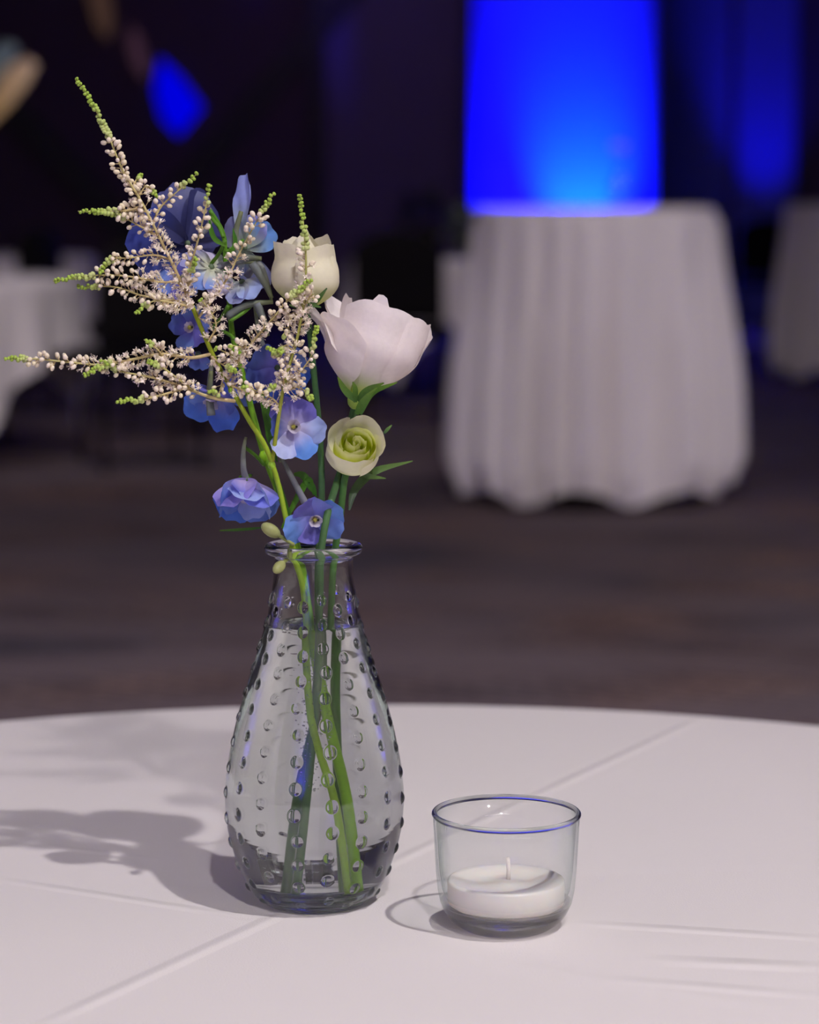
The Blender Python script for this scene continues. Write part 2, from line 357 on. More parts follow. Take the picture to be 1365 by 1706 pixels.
TC = (-.016, 1.054); TR = .61
t = empty('round_table', (TC[0], TC[1], 0), 'round banquet table in the foreground hidden under white cloth', 'table')
b = MB(); b.lathe([(0, TZ-.03), (TR-.012, TZ-.03), (TR-.008, TZ-.02), (TR-.012, TZ-.004), (0, TZ-.004)], 96); b.build('tabletop', M_wood, t)
for k in range(4):
    a = PI/4+k*PI/2; b = MB(); b.tube([(math.cos(a)*.42, math.sin(a)*.42, 0), (math.cos(a)*.36, math.sin(a)*.36, TZ-.03)], .014, 10); b.build('leg', M_metal, t)
def near_cloth():
    pts = []; nseg = 240
    rr = list(np.linspace(0, TR-.02, 90)); 
    for k in range(nseg):
        a = 2*PI*k/nseg; row = []
        for r in rr:
            x, y = TC[0]+r*math.cos(a), TC[1]+r*math.sin(a)
            dz = .0005*noise.noise(Vector((x*9, y*9, 0)))*sm(.06, .2, math.hypot(x-VX, y-VY))
            row.append((x, y, TZ+dz*sm(0, .1, r)))
        for q in range(1, 8):
            g = q/7*PI/2; row.append((TC[0]+(TR-.02+.02*math.sin(g))*math.cos(a), TC[1]+(TR-.02+.02*math.sin(g))*math.sin(a), TZ-.02*(1-math.cos(g))))
        for q in range(1, 25):
            d = q/24; z = TZ-.02-d*.66; f = .035*d*math.sin(a*18+.8*math.sin(a*5)) + .02*d
            row.append((TC[0]+(TR+f)*math.cos(a), TC[1]+(TR+f)*math.sin(a), z))
        pts.append(row)
    b = MB(); b.grid(pts, wrap=True); return b.build('tablecloth', M_cloth, label='creased white tablecloth under the bud vase and candle glass in the foreground', cat='tablecloth')
near_cloth()

# ------------------------------------------------------------------ glass bud vase
def zof(py):  # height above the table of a point on the vase axis seen at row py
    return P(522, py, VY).z - TZ
dep = VY*math.cos(TH) + .22*math.sin(TH)
sil = [(940, 66), (960, 67), (980, 69), (1005, 73.5), (1028, 77.5), (1045, 82), (1070, 90), (1100, 99), (1140, 112), (1180, 124), (1220, 134.5), (1260, 142.5),
       (1300, 147.5), (1335, 149), (1380, 144.5), (1420, 134), (1460, 118), (1483, 104)]
prof = [(zof(y), hw*(P(0, y, VY).y*math.cos(TH)+(CH-P(0, y, VY).z)*math.sin(TH))/F) for y, hw in sil]
prof = prof[::-1]
ZR = zof(905)
rN = prof[-1][1]
outer = [(.0, .0235), (.0006, .0248), (.0022, .0262)] + prof + [(ZR-.0066, rN+.0001), (ZR-.0054, rN+.0012), (ZR-.0046, rN+.0034), (ZR-.0034, rN+.0043), (ZR-.0018, rN+.0044), (ZR-.0005, rN+.0036), (ZR, rN+.0022), (ZR-.0004, rN-.0004), (ZR-.0016, rN-.0016)]
zz = [p[0] for p in outer]; rad = [p[1] for p in outer]
# dense resample of the outer profile by arc length
def resample(pr, step):
    pr = [Vector((p[1], p[0], 0)) for p in pr]; sp = spline([Vector(p) for p in pr], 5); out = [sp[0]]; acc = 0
    d = [0]
    for i in range(1, len(sp)): d.append(d[-1]+(sp[i]-sp[i-1]).length)
    n = int(d[-1]/step); xs = np.linspace(0, d[-1], n)
    return np.interp(xs, d, [p.x for p in sp]), np.interp(xs, d, [p.y for p in sp]), xs
ro, zo, so = resample(outer, .00042)
NA = 560
ang = np.linspace(0, 2*PI, NA, endpoint=False)
disp = np.zeros((NA, len(ro)))
ncol = 16; i0 = np.searchsorted(zo[:], 0.004)
bump_r = .00235; bump_h = .0012
s_start = float(so[np.argmax(zo > .0045)]); s_end = float(so[np.argmax(zo > ZR-.020)])
rb = random.Random(3)
rad_at = lambda s: np.interp(s, so, ro)
for c_ in range(ncol):
    a_c = -PI/2 + math.radians(-10.5) + c_*2*PI/ncol
    s = s_start + [0, .0035, -.002, .004][c_ % 4] + .001
    while s < s_end:
        r_here = float(rad_at(s)); br_ = bump_r*(.82+.25*min(1, r_here/.042)) * rb.uniform(.92, 1.06)
        aa = a_c + rb.uniform(-.03, .03)
        da = (ang-aa+PI) % (2*PI)-PI; ia = np.where(np.abs(da)*r_here < br_*1.3)[0]; js = np.where(np.abs(so-s) < br_*1.5)[0]
        dd = np.sqrt((da[ia, None]*r_here/br_)**2 + ((so[js][None, :]-s)/(br_*1.18))**2)
        hgt = (bump_h if math.sin(a_c) < .2 else bump_h*.4)*np.where(dd < 1, np.sqrt(np.clip(1-dd**2, 0, 1))**1.3, 0)
        disp[np.ix_(ia, js)] = np.maximum(disp[np.ix_(ia, js)], hgt)
        s += .0123*(1.0 if r_here > .03 else .92)+rb.uniform(-.0003, .0003)
# slight smoothing of the relief
for _ in range(1): disp = (disp*2 + np.roll(disp, 1, 0)+np.roll(disp, -1, 0))/4
TW = .0024
io = np.linspace(0, 1, 160)
inner_pts = [(p[0], max(p[1]-TW, .001)) for p in prof if p[0] > .010]
inner = [(.0062, .0004), (.0064, .012), (.0078, .0195), (.0105, .0245)] + inner_pts + [(ZR-.008, rN-TW), (ZR-.004, rN-TW+.0001), (ZR-.0022, rN-.0018)]
ri, zi, si = resample(inner, .0011)
def vase_mesh():
    A = ang[:, None]; ca, sa = np.cos(A), np.sin(A)
    def ring(r, z): return np.stack([r*ca, r*sa, np.broadcast_to(z, (NA, z.shape[-1]))], -1)
    R_o = ro[None, :]+disp; po = ring(R_o, zo[None, :])
    pi_ = ring(np.broadcast_to(ri[::-1][None, :], (NA, len(ri))), zi[::-1][None, :])
    allp = np.concatenate([po, pi_], 1); nc = allp.shape[1]
    v = allp.reshape(-1, 3); bottom = len(v); v = np.vstack([v, [0, 0, .0012], [0, 0, .0062]])
    i = np.arange(NA)[:, None]; j = np.arange(nc-1)[None, :]; i2 = (i+1) % NA
    q = np.stack([i*nc+j, i2*nc+j, i2*nc+j+1, i*nc+j+1], -1).reshape(-1, 4)
    me = bpy.data.meshes.new('vase_body')
    tris = np.array([[bottom, ((k+1) % NA)*nc, k*nc] for k in range(NA)] + [[bottom+1, k*nc+nc-1, ((k+1) % NA)*nc+nc-1] for k in range(NA)])
    loops = np.concatenate([q.ravel(), tris.ravel()]); me.vertices.add(len(v)); me.vertices.foreach_set('co', v.ravel())
    me.loops.add(len(loops)); me.loops.foreach_set('vertex_index', loops.astype(np.int32))
    nq, ntr = len(q), len(tris); st = np.concatenate([np.arange(nq)*4, nq*4+np.arange(ntr)*3])
    me.polygons.add(nq+ntr); me.polygons.foreach_set('loop_start', st.astype(np.int32)); me.polygons.foreach_set('use_smooth', [True]*(nq+ntr))
    me.update(calc_edges=True); me.validate(); return me
M_glass = glass('vase_glass', 1.5, (.982, .995, .990, 1), thin=.0)
vo = bpy.data.objects.new('bud_vase', vase_mesh()); C.objects.link(vo); vo.location = (VX, VY, TZ); vo.data.materials.append(M_glass)
tag(vo, 'clear hobnail glass bud vase full of water and flowers on the near table', 'vase')
# water, just overlapping the inner wall
WZ = zof(1040)
wp = [(z, r) for z, r in zip(zi, ri) if z < WZ-.0004]
b = MB(); pr = [(0.0001, .0060)] + [(r+.00018, z-.0001) for z, r in wp[1:]] + [(wp[-1][1]+.0001, WZ+.0006), (wp[-1][1]-.0008, WZ+.0001), (wp[-1][1]-.003, WZ-.0003), (.0001, WZ-.0003)]
b.lathe(pr, 128); wo = b.build('water', glass('water', 1.33, (.985, .995, .99, 1)), label='clear water filling the hobnail bud vase around the stems', cat='water', kind='stuff'); wo.location = (VX, VY, TZ)

rbb = random.Random(5); b = MB()
for k in range(260):
    h = rbb.uniform(.055, .122); a = rbb.uniform(0, 2*PI); q = rbb.choice(((.000, -.004), (-.004, -.004), (.003, .0), (-.002, -.009)))
    rr_ = rbb.uniform(.0004, .0045); b.ball((q[0]+rr_*math.cos(a), q[1]+rr_*math.sin(a), h), rbb.uniform(.00018, .00045), ns=8, nr=6)
ob = b.build('air_bubbles', glass('air_in_water', 1/1.33), kind='stuff', parent=wo)
# ------------------------------------------------------------------ plants
M_petal = plant('petal', .30, .5, 500, .05)
M_blue = plant('blue_petal', .35, .45, 260, .16)
M_green = plant('stem_green', .15, .4, 500, .18)
M_cream = plant('cream_floret', .15, .6, 900, .08)
def vloc(x, y, h): return Vector((VX+x, VY+y, TZ+h))
# spring-green and grey-green stems
GY = lin3(132, 150, 28); GB = lin3(96, 130, 84); GD = lin3(66, 118, 30); GC = lin3(190, 175, 110)
def lisianthus_petal(mb, o, ax, e1, e2, a0, w, H, rp, off, cf, top=.18, nu=18, nv=16, tipc=0.0, wav=.0, seed=0, point=0.0, curlr=0.0):
    pts = []; cols = []
    for i in range(nu+1):
        u = -1+2*i/nu; row = []
        tp = 1 - top*abs(u)**2.4 + point*math.exp(-(u/.16)**2) + wav*noise.noise(Vector((u*2.3+seed, seed*1.7, .3)))*1.6 + wav*.5*noise.noise(Vector((u*7+seed, 2, seed)))
        for j in range(nv+1):
            v = j/nv; vv = v*tp
            a = a0 + u*w*(.45+.55*sm(0, .45, v))
            r = rp(vv) + off*(.25+.75*sm(0, .4, v)) + curlr*sm(.72, 1.0, v)*(1-.6*abs(u)) + wav*.25*rp(1)*v*v*noise.noise(Vector((u*3+seed, v*2, seed*.7)))
            r += .0012*u*sm(.1, .5, v)
            p = o + ax*(H*vv) + (e1*math.cos(a)+e2*math.sin(a))*r
            row.append(tuple(p)); cols.append(cf(v, u))
        pts.append(row)
    mb.grid(pts, cols)
def frame(ax):
    ax = Vector(ax).normalized(); e1 = Vector((0, -1, 0)); e1 = (e1-ax*e1.dot(ax)).normalized(); return ax, e1, ax.cross(e1)*-1   # e1 faces the camera, e2 faces right
def strip(mb, pts, wd, col, up=(0, -1, 0), fold=.15, n=5):
    """narrow leaf along pts with half-widths wd"""
    pts = spline(pts, 5); m = len(pts); rows = []; cols = []
    for i, p in enumerate(pts):
        t = (pts[min(i+1, m-1)]-pts[max(i-1, 0)]).normalized(); s = t.cross(Vector(up)).normalized(); nn = s.cross(t)
        f = i/(m-1); ww = np.interp(f, np.linspace(0, 1, len(wd)), wd); row = []
        for k in range(n):
            u = -1+2*k/(n-1); row.append(tuple(p+s*ww*u+nn*ww*fold*abs(u))); cols.append(lerp(col[0], col[1], f))
        rows.append(row)
    mb.grid(rows, cols)
def stem_obj(pts, r0, r1, c0, c1, parent, name='stem', n=10, knots=()):
    sp = spline(pts, 6); m = len(sp); b = MB()
    rads = [r0+(r1-r0)*i/(m-1) for i in range(m)]
    b.tube(sp, rads, n, [lerp(c0, c1, i/(m-1)) for i in range(m)])
    for kp, kr in knots: b.ball(kp, kr, (sp[-1]-sp[0]), 1.2, c0, 8, 5)
    o = b.build(name, M_green); return adopt(o, parent)
WHT = lin3(252, 243, 240); GRN = lin3(176, 200, 90)
# --- wide open white lisianthus
li = empty('lisianthus', vloc(.004, 0, .008), 'wide open white lisianthus leaning right, highest bloom but one, in the hobnail vase', 'flower')
stem_obj([vloc(-.007, -.003, .008), vloc(-.003, -.006, .05), vloc(.001, -.004, .10), V(533, 1000, -.004), V(534, 930, -.006), V(545, 860, -.008), V(563, 800, .004), V(580, 745, .016), V(586, 700, .012), V(594, 668, .006)],
         .0017, .0018, GB, lin3(84, 128, 74), li)
ax, e1, e2 = frame(V(634, 545)-V(592, 662)+Vector((0, .006, 0)))
O = V(594, 662, .004); H = .043
rp = lambda v: .0030 + .0180*sm(-.12, .60, v)**1.0 + .0022*sm(.6, 1, v)
def cw(v, u): return lerp(GRN, WHT, sm(.04, .30, v))
spec = [(-.30, 1.2, 0.0, 1.0, .10, .2, .03, .0005, 3), (1.15, 1.0, .0010, .74, .30, .05, .05, .006, 7.7), (1.62, .80, .0014, .80, .45, .10, .05, .017, 4.4), (2.3, 1.0, .001, .98, .25, .05, .08, .010, 9.1), (3.9, 1.05, .0002, 1.03, .2, .05, .05, .001, 1.3), (-1.45, 1.0, .0004, 1.0, .12, .05, .03, -.002, 5.2),
        (.6, .9, -.004, 1.0, .2, .03, .12, .004, 12), (2.9, .9, -.006, .98, .2, .03, .08, 0, 15), (5.0, .9, -.005, .95, .2, .03, .08, 0, 18)]
for a0, w_, off, hs, top, pt, wav, cr, sd in spec:
    b = MB(); lisianthus_petal(b, O, ax, e1, e2, a0, w_, H*hs, rp, off, cw, top, wav=wav, seed=sd, curlr=cr); adopt(b.build('petal', M_petal), li)
for s_, tgt in ((.9, [(594, 668), (575, 650), (563, 628)]), (.9, [(596, 668), (612, 650), (640, 638)]), (.8, [(600, 690), (620, 655), (662, 637)]), (.7, [(592, 670), (592, 648), (588, 636)]), (.9, [(594, 690), (606, 668), (628, 646)])):
    b = MB(); pp = [V(x, y, -.004-.008*k) for k, (x, y) in enumerate(tgt)]; strip(b, pp, [.0012*s_, .0019*s_, .0015*s_, .0003], (lin3(80, 128, 60), lin3(110, 150, 50))); adopt(b.build('sepal', M_green), li)
b = MB(); b.ball(V(594, 664, .004), .0042, ax, 1.25, lin3(150, 180, 80), 14, 8); adopt(b.build('calyx', M_green), li)
# --- closed cream bud
lb = empty('lisianthus', vloc(-.006, .006, .008), 'closed cream lisianthus bud behind the astilbe tip, highest of the three white blooms', 'flower')
stem_obj([vloc(-.010, .006, .008), vloc(-.006, .007, .05), vloc(.002, .006, .10), V(530, 1000, .005), V(531, 920, .004), V(536, 830, .006), V(534, 740, .010), V(525, 640, .012), V(518, 570, .012), V(512, 515, .010)],
         .0018, .0014, GB, lin3(70, 115, 66), lb)
ax, e1, e2 = frame(V(510, 400)-V(511, 508)+Vector((0, -.002, 0))); O = V(511, 512, .012)
rp = lambda v: .0030 + .0125*math.sin(min(1, v/.42)*PI/2)**.8 - .0045*sm(.5, 1.0, v)
CRB = lin3(246, 240, 214); CRG = lin3(200, 212, 120)
cb = lambda v, u: lerp(CRG, CRB, sm(.05, .45, v))
for a0, w_, off, hs, top, pt, cr, sd in [(-.75, 1.0, .0010, .030, .16, .02, .0035, 2), (.95, 1.15, .0004, .0315, .12, .02, .0045, 4), (2.6, 1.1, 0, .031, .1, .05, .002, 6), (4.2, 1.1, -.0006, .032, .1, .05, .001, 8), (.1, .9, -.003, .0345, .2, .08, -.003, 10), (3.2, 1.0, -.004, .034, .25, .1, -.003, 11)]:
    b = MB(); lisianthus_petal(b, O, ax, e1, e2, a0, w_, hs, rp, off, cb, top, wav=.03, seed=sd, point=pt, curlr=cr); adopt(b.build('petal', M_petal), lb)
for tgt in ([(510, 514), (500, 512), (482, 508)], [(512, 514), (530, 498), (545, 480)], [(512, 514), (520, 508), (535, 512)]):
    b = MB(); strip(b, [V(x, y, -.004*k) for k, (x, y) in enumerate(tgt)], [.0012, .0013, .0003], (lin3(80, 128, 60), lin3(96, 130, 70))); adopt(b.build('sepal', M_green), lb)
b = MB(); b.ball(V(511, 511, .012), .0036, ax, 1.1, lin3(140, 175, 80), 14, 8); adopt(b.build('calyx', M_green), lb)
# --- small yellow-centred bloom
ls = empty('lisianthus', vloc(.010, .010, .008), 'small half-open lisianthus with yellow-green heart, lowest of the three white blooms', 'flower')
stem_obj([vloc(.009, .009, .008), vloc(.008, .008, .05), vloc(.007, .006, .10), V(553, 1000, .003), V(557, 930, .002), V(567, 860, .002), V(574, 800, .002), V(583, 775, .004)], .0017, .0017, lin3(90, 135, 60), lin3(84, 130, 66), ls)
ax, e1, e2 = frame(Vector((.12, -.74, .66))); O = V(586, 776, .010)
e1 = Vector((0, 0, 1)); e1 = (e1-ax*e1.dot(ax)).normalized(); e2 = Vector((1, 0, 0)); e2 = (e2-ax*e2.dot(ax)); e2 = (e2-e1*e2.dot(e1)).normalized()
rp = lambda v: .0033 + .0086*math.sin(min(1, v/.6)*PI/2)**.8
YG = lin3(226, 232, 110); CR = lin3(248, 244, 216)
for a0, w_, off, hs, top, cr, sd, inn in [(3.5, 1.1, .0007, .0205, .1, .0003, 2, 0), (5.1, 1.1, .0012, .020, .12, .0005, 5, 0), (.6, 1.0, .0009, .0225, .25, .001, 8, 0), (2.0, 1.0, .0002, .0215, .2, .0012, 11, 0),
                                      (1.2, 1.5, -.0022, .0198, .10, -.0006, 21, 1), (3.6, 1.5, -.0030, .0198, .10, -.0006, 24, 1), (5.7, 1.4, -.0039, .0198, .10, -.0006, 27, 1), (.2, 1.5, -.0050, .0200, .10, -.0004, 31, 1), (2.6, 1.5, -.0060, .0200, .10, -.0004, 34, 1), (4.8, 1.5, -.0071, .0200, .08, -.0004, 37, 1), (1, 1.6, -.0082, .0200, .05, -.0003, 39, 1), (3.4, 1.7, -.0092, .0200, .05, 0, 41, 1), (0, 3.1, -.0102, .0196, .02, 0, 43, 1)]:
    cf = (lambda v, u: lerp(YG, CR, sm(.0, .5, v))) if not inn else (lambda v, u: lerp(lin3(214, 224, 60), lin3(250, 250, 190), sm(.72, 1, v)))
    b = MB(); lisianthus_petal(b, O, ax, e1, e2, a0, w_, hs, rp, off, cf, top, wav=.06, seed=sd, curlr=cr, nu=20, nv=12); adopt(b.build('petal', M_petal), ls)
for tgt, wd in (([(589, 779), (610, 792), (643, 797)], .8), ([(582, 850), (592, 815), (625, 785), (688, 768)], 1.25), ([(640, 722), (645, 716), (653, 708)], .5), ([(575, 800), (570, 790), (560, 782)], .6)):
    b = MB(); strip(b, [V(x, y, .002+.004*k) for k, (x, y) in enumerate(tgt)], [.0005, .0014*wd, .0018*wd, .0012*wd, .0002], (lin3(50, 76, 50), lin3(96, 126, 62))); adopt(b.build('leaf', M_green), ls)
b = MB(); b.ball(V(588, 772, .008), .0036, ax, 1.2, lin3(130, 165, 80), 12, 8); adopt(b.build('calyx', M_green), ls)

# --- delphinium
de = empty('delphinium', vloc(.014, .002, .008), 'blue delphinium stalk with many loose spurred blossoms behind the astilbe', 'flower')
stem_obj([vloc(.015, .002, .008), vloc(.011, .004, .05), vloc(.004, .005, .09), V(512, 1000, .006), V(500, 930, .008), V(480, 860, .012), V(445, 770, .016), V(424, 700, .018), V(404, 620, .020), V(388, 560, .020), V(382, 500, .020), V(376, 440, .020), V(372, 390, .020), V(350, 350, .018)],
         .0021, .0010, lin3(150, 205, 40), lin3(86, 138, 36), de, knots=((V(395, 590, .02), .003), (V(440, 760, .016), .0025)))  # lower end brightened in colour for the light lost in the water
def sepal(mb, o, d, nrm, Lh, Wd, cup, seed, c_in, c_out, nu=9, nv=10, curl=.12):
    d = Vector(d).normalized(); nrm = Vector(nrm); nrm = (nrm-d*nrm.dot(d)).normalized(); s = d.cross(nrm); rows = []; cols = []
    for i in range(nu+1):
        u = -1+2*i/nu; row = []
        for j in range(nv+1):
            v = j/nv; tp = 1-.16*abs(u)**2 - .05*math.exp(-(u/.15)**2)*v + .06*noise.noise(Vector((u*2+seed, 1, seed)))
            wv = (.16+.84*math.sin(min(1.0, (v*.98))**.85*PI*.60)**1.1)*(1-.25*sm(.75, 1, v)*abs(u))
            p = o + d*(Lh*v*tp) + s*(u*Wd*wv) + nrm*(cup*Lh*v*v - curl*Lh*u*u*wv + .14*Lh*v*noise.noise(Vector((u*1.4+seed, v*2.2, seed*.37))))
            row.append(tuple(p)); cols.append(lerp(c_in, c_out, sm(.1, .8, v+.12*noise.noise(Vector((u*3, seed, v*2))))))
        rows.append(row)
    mb.grid(rows, cols)
BL = lin3(120, 150, 226); BP = lin3(168, 186, 238); BV = lin3(124, 118, 206); BD = lin3(88, 106, 184); PW = lin3(206, 198, 226); PG = lin3(172, 186, 170)
def blossom(px, py, dy, face, rpx, angs, cin, cout, spur=None, cup=.25, eye=True, seed=1, wf=.46, lens=None):
    o = V(px, py, dy); nrm = Vector(face).normalized(); e1 = Vector((1, 0, 0)); e1 = (e1-nrm*e1.dot(nrm))
    e1 = e1.normalized() if e1.length > .1 else Vector((0, 0, 1)); e2 = nrm.cross(e1); 
    if e2.z < 0: e2 = -e2
    Lh = rpx*.000283
    b = MB()
    if eye:
        for k in range(5):
            a = k*1.26+.4*seed; d = (e1*math.cos(a)+e2*math.sin(a))*.55+nrm
            sepal(b, o+nrm*.001, d, nrm*.3+(e1*math.cos(a)+e2*math.sin(a)), Lh*.42, Lh*.16, .1, seed+k, lin3(226, 216, 190), lin3(214, 206, 222), 4, 5)
        b.ball(o+nrm*.004, .0011, nrm, 1.2, lin3(196, 190, 90), 8, 5); b.ball(o+nrm*.0045+e1*.0014, .0006, nrm, 1.2, lin3(50, 56, 40), 6, 4)
    else: b.ball(o, .0016, nrm, 1.0, lin3(120, 140, 110), 8, 5)
    fl = adopt(b.build('blossom', M_blue), de)
    for k, a in enumerate(angs):
        a = math.radians(a); d = e1*math.cos(a)+e2*math.sin(a)+nrm*cup; ll = Lh*(lens[k] if lens else 1)
        b = MB(); sepal(b, o, d, nrm, ll, Lh*(wf[k] if hasattr(wf, '__len__') else wf), .18 if cup >= 0 else -.1, seed*3.3+k*1.7, cin, cout[k % len(cout)])
        q = b.build('petal', M_blue); q.parent = fl; q.matrix_parent_inverse = fl.matrix_world.inverted()
    if spur:
        sp = spline([V(x, y, dy+.004) for x, y in spur], 5); m = len(sp)
        b = MB(); b.tube(sp, [.0018-.0011*i/(m-1) for i in range(m)], 8, [lerp(lin3(150, 150, 168), lin3(142, 150, 104), i/(m-1)) for i in range(m)])
        q = b.build('spur', M_blue); q.parent = fl
    return fl
blossom(312, 405, .034, (-.45, .55, .25), 100, (95, 30, 165, 235, 300), lin3(62, 64, 112), (lin3(80, 84, 140), lin3(60, 64, 116), lin3(80, 96, 186), lin3(66, 76, 140), lin3(70, 78, 140)), [(322, 398), (345, 380), (352, 355), (338, 335)], .30, False, 2, .62)  # back-lit shade painted into the darker petals
blossom(408, 412, .022, (.35, .75, .2), 70, (100, 140, 35, 70, 285, 240), PG, (lin3(150, 160, 226), lin3(150, 154, 200), lin3(120, 170, 240), lin3(150, 150, 206), lin3(170, 178, 226), lin3(120, 130, 190)), [(410, 405), (396, 380), (400, 350), (412, 344)], .2, False, 4, [.24, .42, .40, .42, .42, .40], [1.75, .85, .85, .80, 1.2, .95])
blossom(352, 445, .012, (-.3, .35, -.4), 52, (95, 25, 165, 235, 300), lin3(210, 214, 190), (PW, PG, lin3(160, 160, 210), BL, PW), [(355, 448), (380, 440), (405, 436), (428, 438)], .15, False, 6, .6)
blossom(404, 470, .016, (.3, .3, -.5), 50, (250, 300, 205), lin3(196, 202, 200), (lin3(176, 184, 232), BP, lin3(160, 178, 226)), [(410, 462), (432, 440), (448, 480), (452, 500)], .1, False, 8, .5, [.9, .9, .7])
blossom(305, 462, .030, (-.3, -.7, .1), 48, (120, 190, 262, 330, 50), BV, (BD, BL, BV, BL, BD), [(306, 462), (330, 455), (345, 450)], .2, False, 10, .5)
blossom(322, 548, .024, (-.3, -.8, .2), 42, (95, 160, 245, 310, 30), BV, (BL, BD, BL, BV, BL), [(324, 548), (350, 545), (372, 552)], .25, True, 12, .46)
blossom(330, 590, .030, (-.2, -.6, -.5), 30, (255, 210, 300), BV, (BL, BD, BL), None, .2, False, 13, .5)
blossom(360, 655, .014, (-.25, -.35, -.55), 62, (238, 290, 200, 340, 90), lin3(150, 150, 210), (lin3(84, 130, 232), lin3(78, 120, 222), BL, BD, BV), [(352, 660), (350, 640), (352, 612), (356, 596)], .35, True, 14, .56, [1.2, 1.2, .8, .7, .5])
blossom(462, 612, .026, (.1, -.6, -.2), 60, (200, 150, 270, 330, 20), BV, (BD, BD, lin3(70, 100, 206), lin3(84, 130, 226), BL), [(462, 612), (440, 580), (430, 545), (424, 505)], .25, False, 16, .55)
blossom(400, 640, .030, (.3, -.5, .1), 44, (100, 180, 260, 330), BV, (BD, lin3(84, 110, 216), BL, BD), None, .2, False, 17, .55)
blossom(488, 712, -.004, (.12, -.93, .15), 52, (60, 118, 350, 248, 302, 178), lin3(198, 190, 226), (BV, BV, BP, lin3(190, 200, 244), lin3(106, 156, 238), BD), [(488, 712), (470, 740), (468, 770)], .12, True, 18, .50, [1.0, 1.05, 1.1, 1.1, 1.15, .75])
blossom(412, 800, -.002, (-.05, -.45, -.85), 74, (60, 120, 180, 240, 0, 300), lin3(200, 186, 232), (lin3(122, 130, 226), lin3(160, 150, 230), BL, lin3(96, 140, 230), BP, BL), [(412, 808), (406, 780), (406, 750), (410, 728)], 1.0, False, 20, .60)
blossom(410, 815, -.008, (-.1, -.6, -.75), 52, (80, 200, 300), lin3(176, 170, 226), (BP, BL, BP), None, .8, True, 21, .6)
blossom(522, 860, -.006, (.2, -.75, -.25), 50, (128, 60, 10, 330, 205, 250), lin3(150, 150, 224), (BV, lin3(136, 146, 226), lin3(120, 160, 236), BL, lin3(110, 150, 226), BV), [(512, 845), (492, 806), (474, 772), (466, 758)], .25, True, 22, .52, [.85, .8, 1.05, 1.1, 1.25, .95])
for pts_ in ([(428, 505), (440, 535), (446, 560)], [(378, 528), (412, 508), (455, 503)], [(398, 440), (392, 395), (402, 352)], [(352, 692), (349, 655), (352, 618)], [(420, 438), (440, 470), (453, 497)], [(400, 432), (418, 430), (436, 431)]):
    b = MB(); sp = spline([V(x, y, .010) for x, y in pts_], 5); m = len(sp); b.tube(sp, [.0021-.0011*i/(m-1) for i in range(m)], 8, [lerp(lin3(136, 142, 146), lin3(128, 136, 92), i/(m-1)) for i in range(m)]); adopt(b.build('spur', M_blue), de)
for a, bb in (((408, 745), (440, 775)), ((400, 795), (418, 792)), ((380, 510), (352, 548)), ((372, 395), (352, 362)), ((376, 420), (405, 400)), ((376, 400), (350, 442)), ((384, 535), (424, 505)), ((390, 565), (372, 552))):
    b = MB(); b.tube(spline([V(a[0], a[1], .006), V((a[0]+bb[0])/2+3, (a[1]+bb[1])/2, .01), V(bb[0], bb[1], .014)], 4), [.0009]*9, 6, lin3(92, 140, 40)); adopt(b.build('pedicel', M_green), de)
for pts, wd in (([(366, 884), (405, 882), (446, 878)], .0007), ([(470, 880), (500, 820), (516, 800), (522, 825)], .0016), ([(430, 640), (445, 690), (452, 730), (462, 770)], .0022), ([(380, 430), (392, 405), (388, 380)], .001), ([(376, 410), (356, 395), (348, 362)], .0012), ([(490, 790), (505, 792), (520, 812), (528, 828)], .0018), ([(455, 780), (470, 830), (486, 880)], .0018)):
    b = MB(); strip(b, [V(x, y, .004) for x, y in pts], [wd*.4, wd, wd, wd*.1], (lin3(86, 130, 36), lin3(58, 118, 28))); adopt(b.build('leaf', M_green), de)
for (x0, y0), (x1, y1), r_ in (((446, 880), (490, 908), .0030), ((462, 948), (488, 922), .0026)):
    a = V(x0, y0, -.024 if y0 > 900 else -.012); c = V(x1, y1, -.012); b = MB(); d = (a-c)
    b.tube(spline([c, c.lerp(a, .5), a.lerp(c, .2)], 4), [.0009]*9, 7, lin3(150, 158, 90)); b.ball(a.lerp(c, .12), r_, d, 1.7, lin3(168, 172, 110), 12, 8); adopt(b.build('seed_pod', M_green), de)

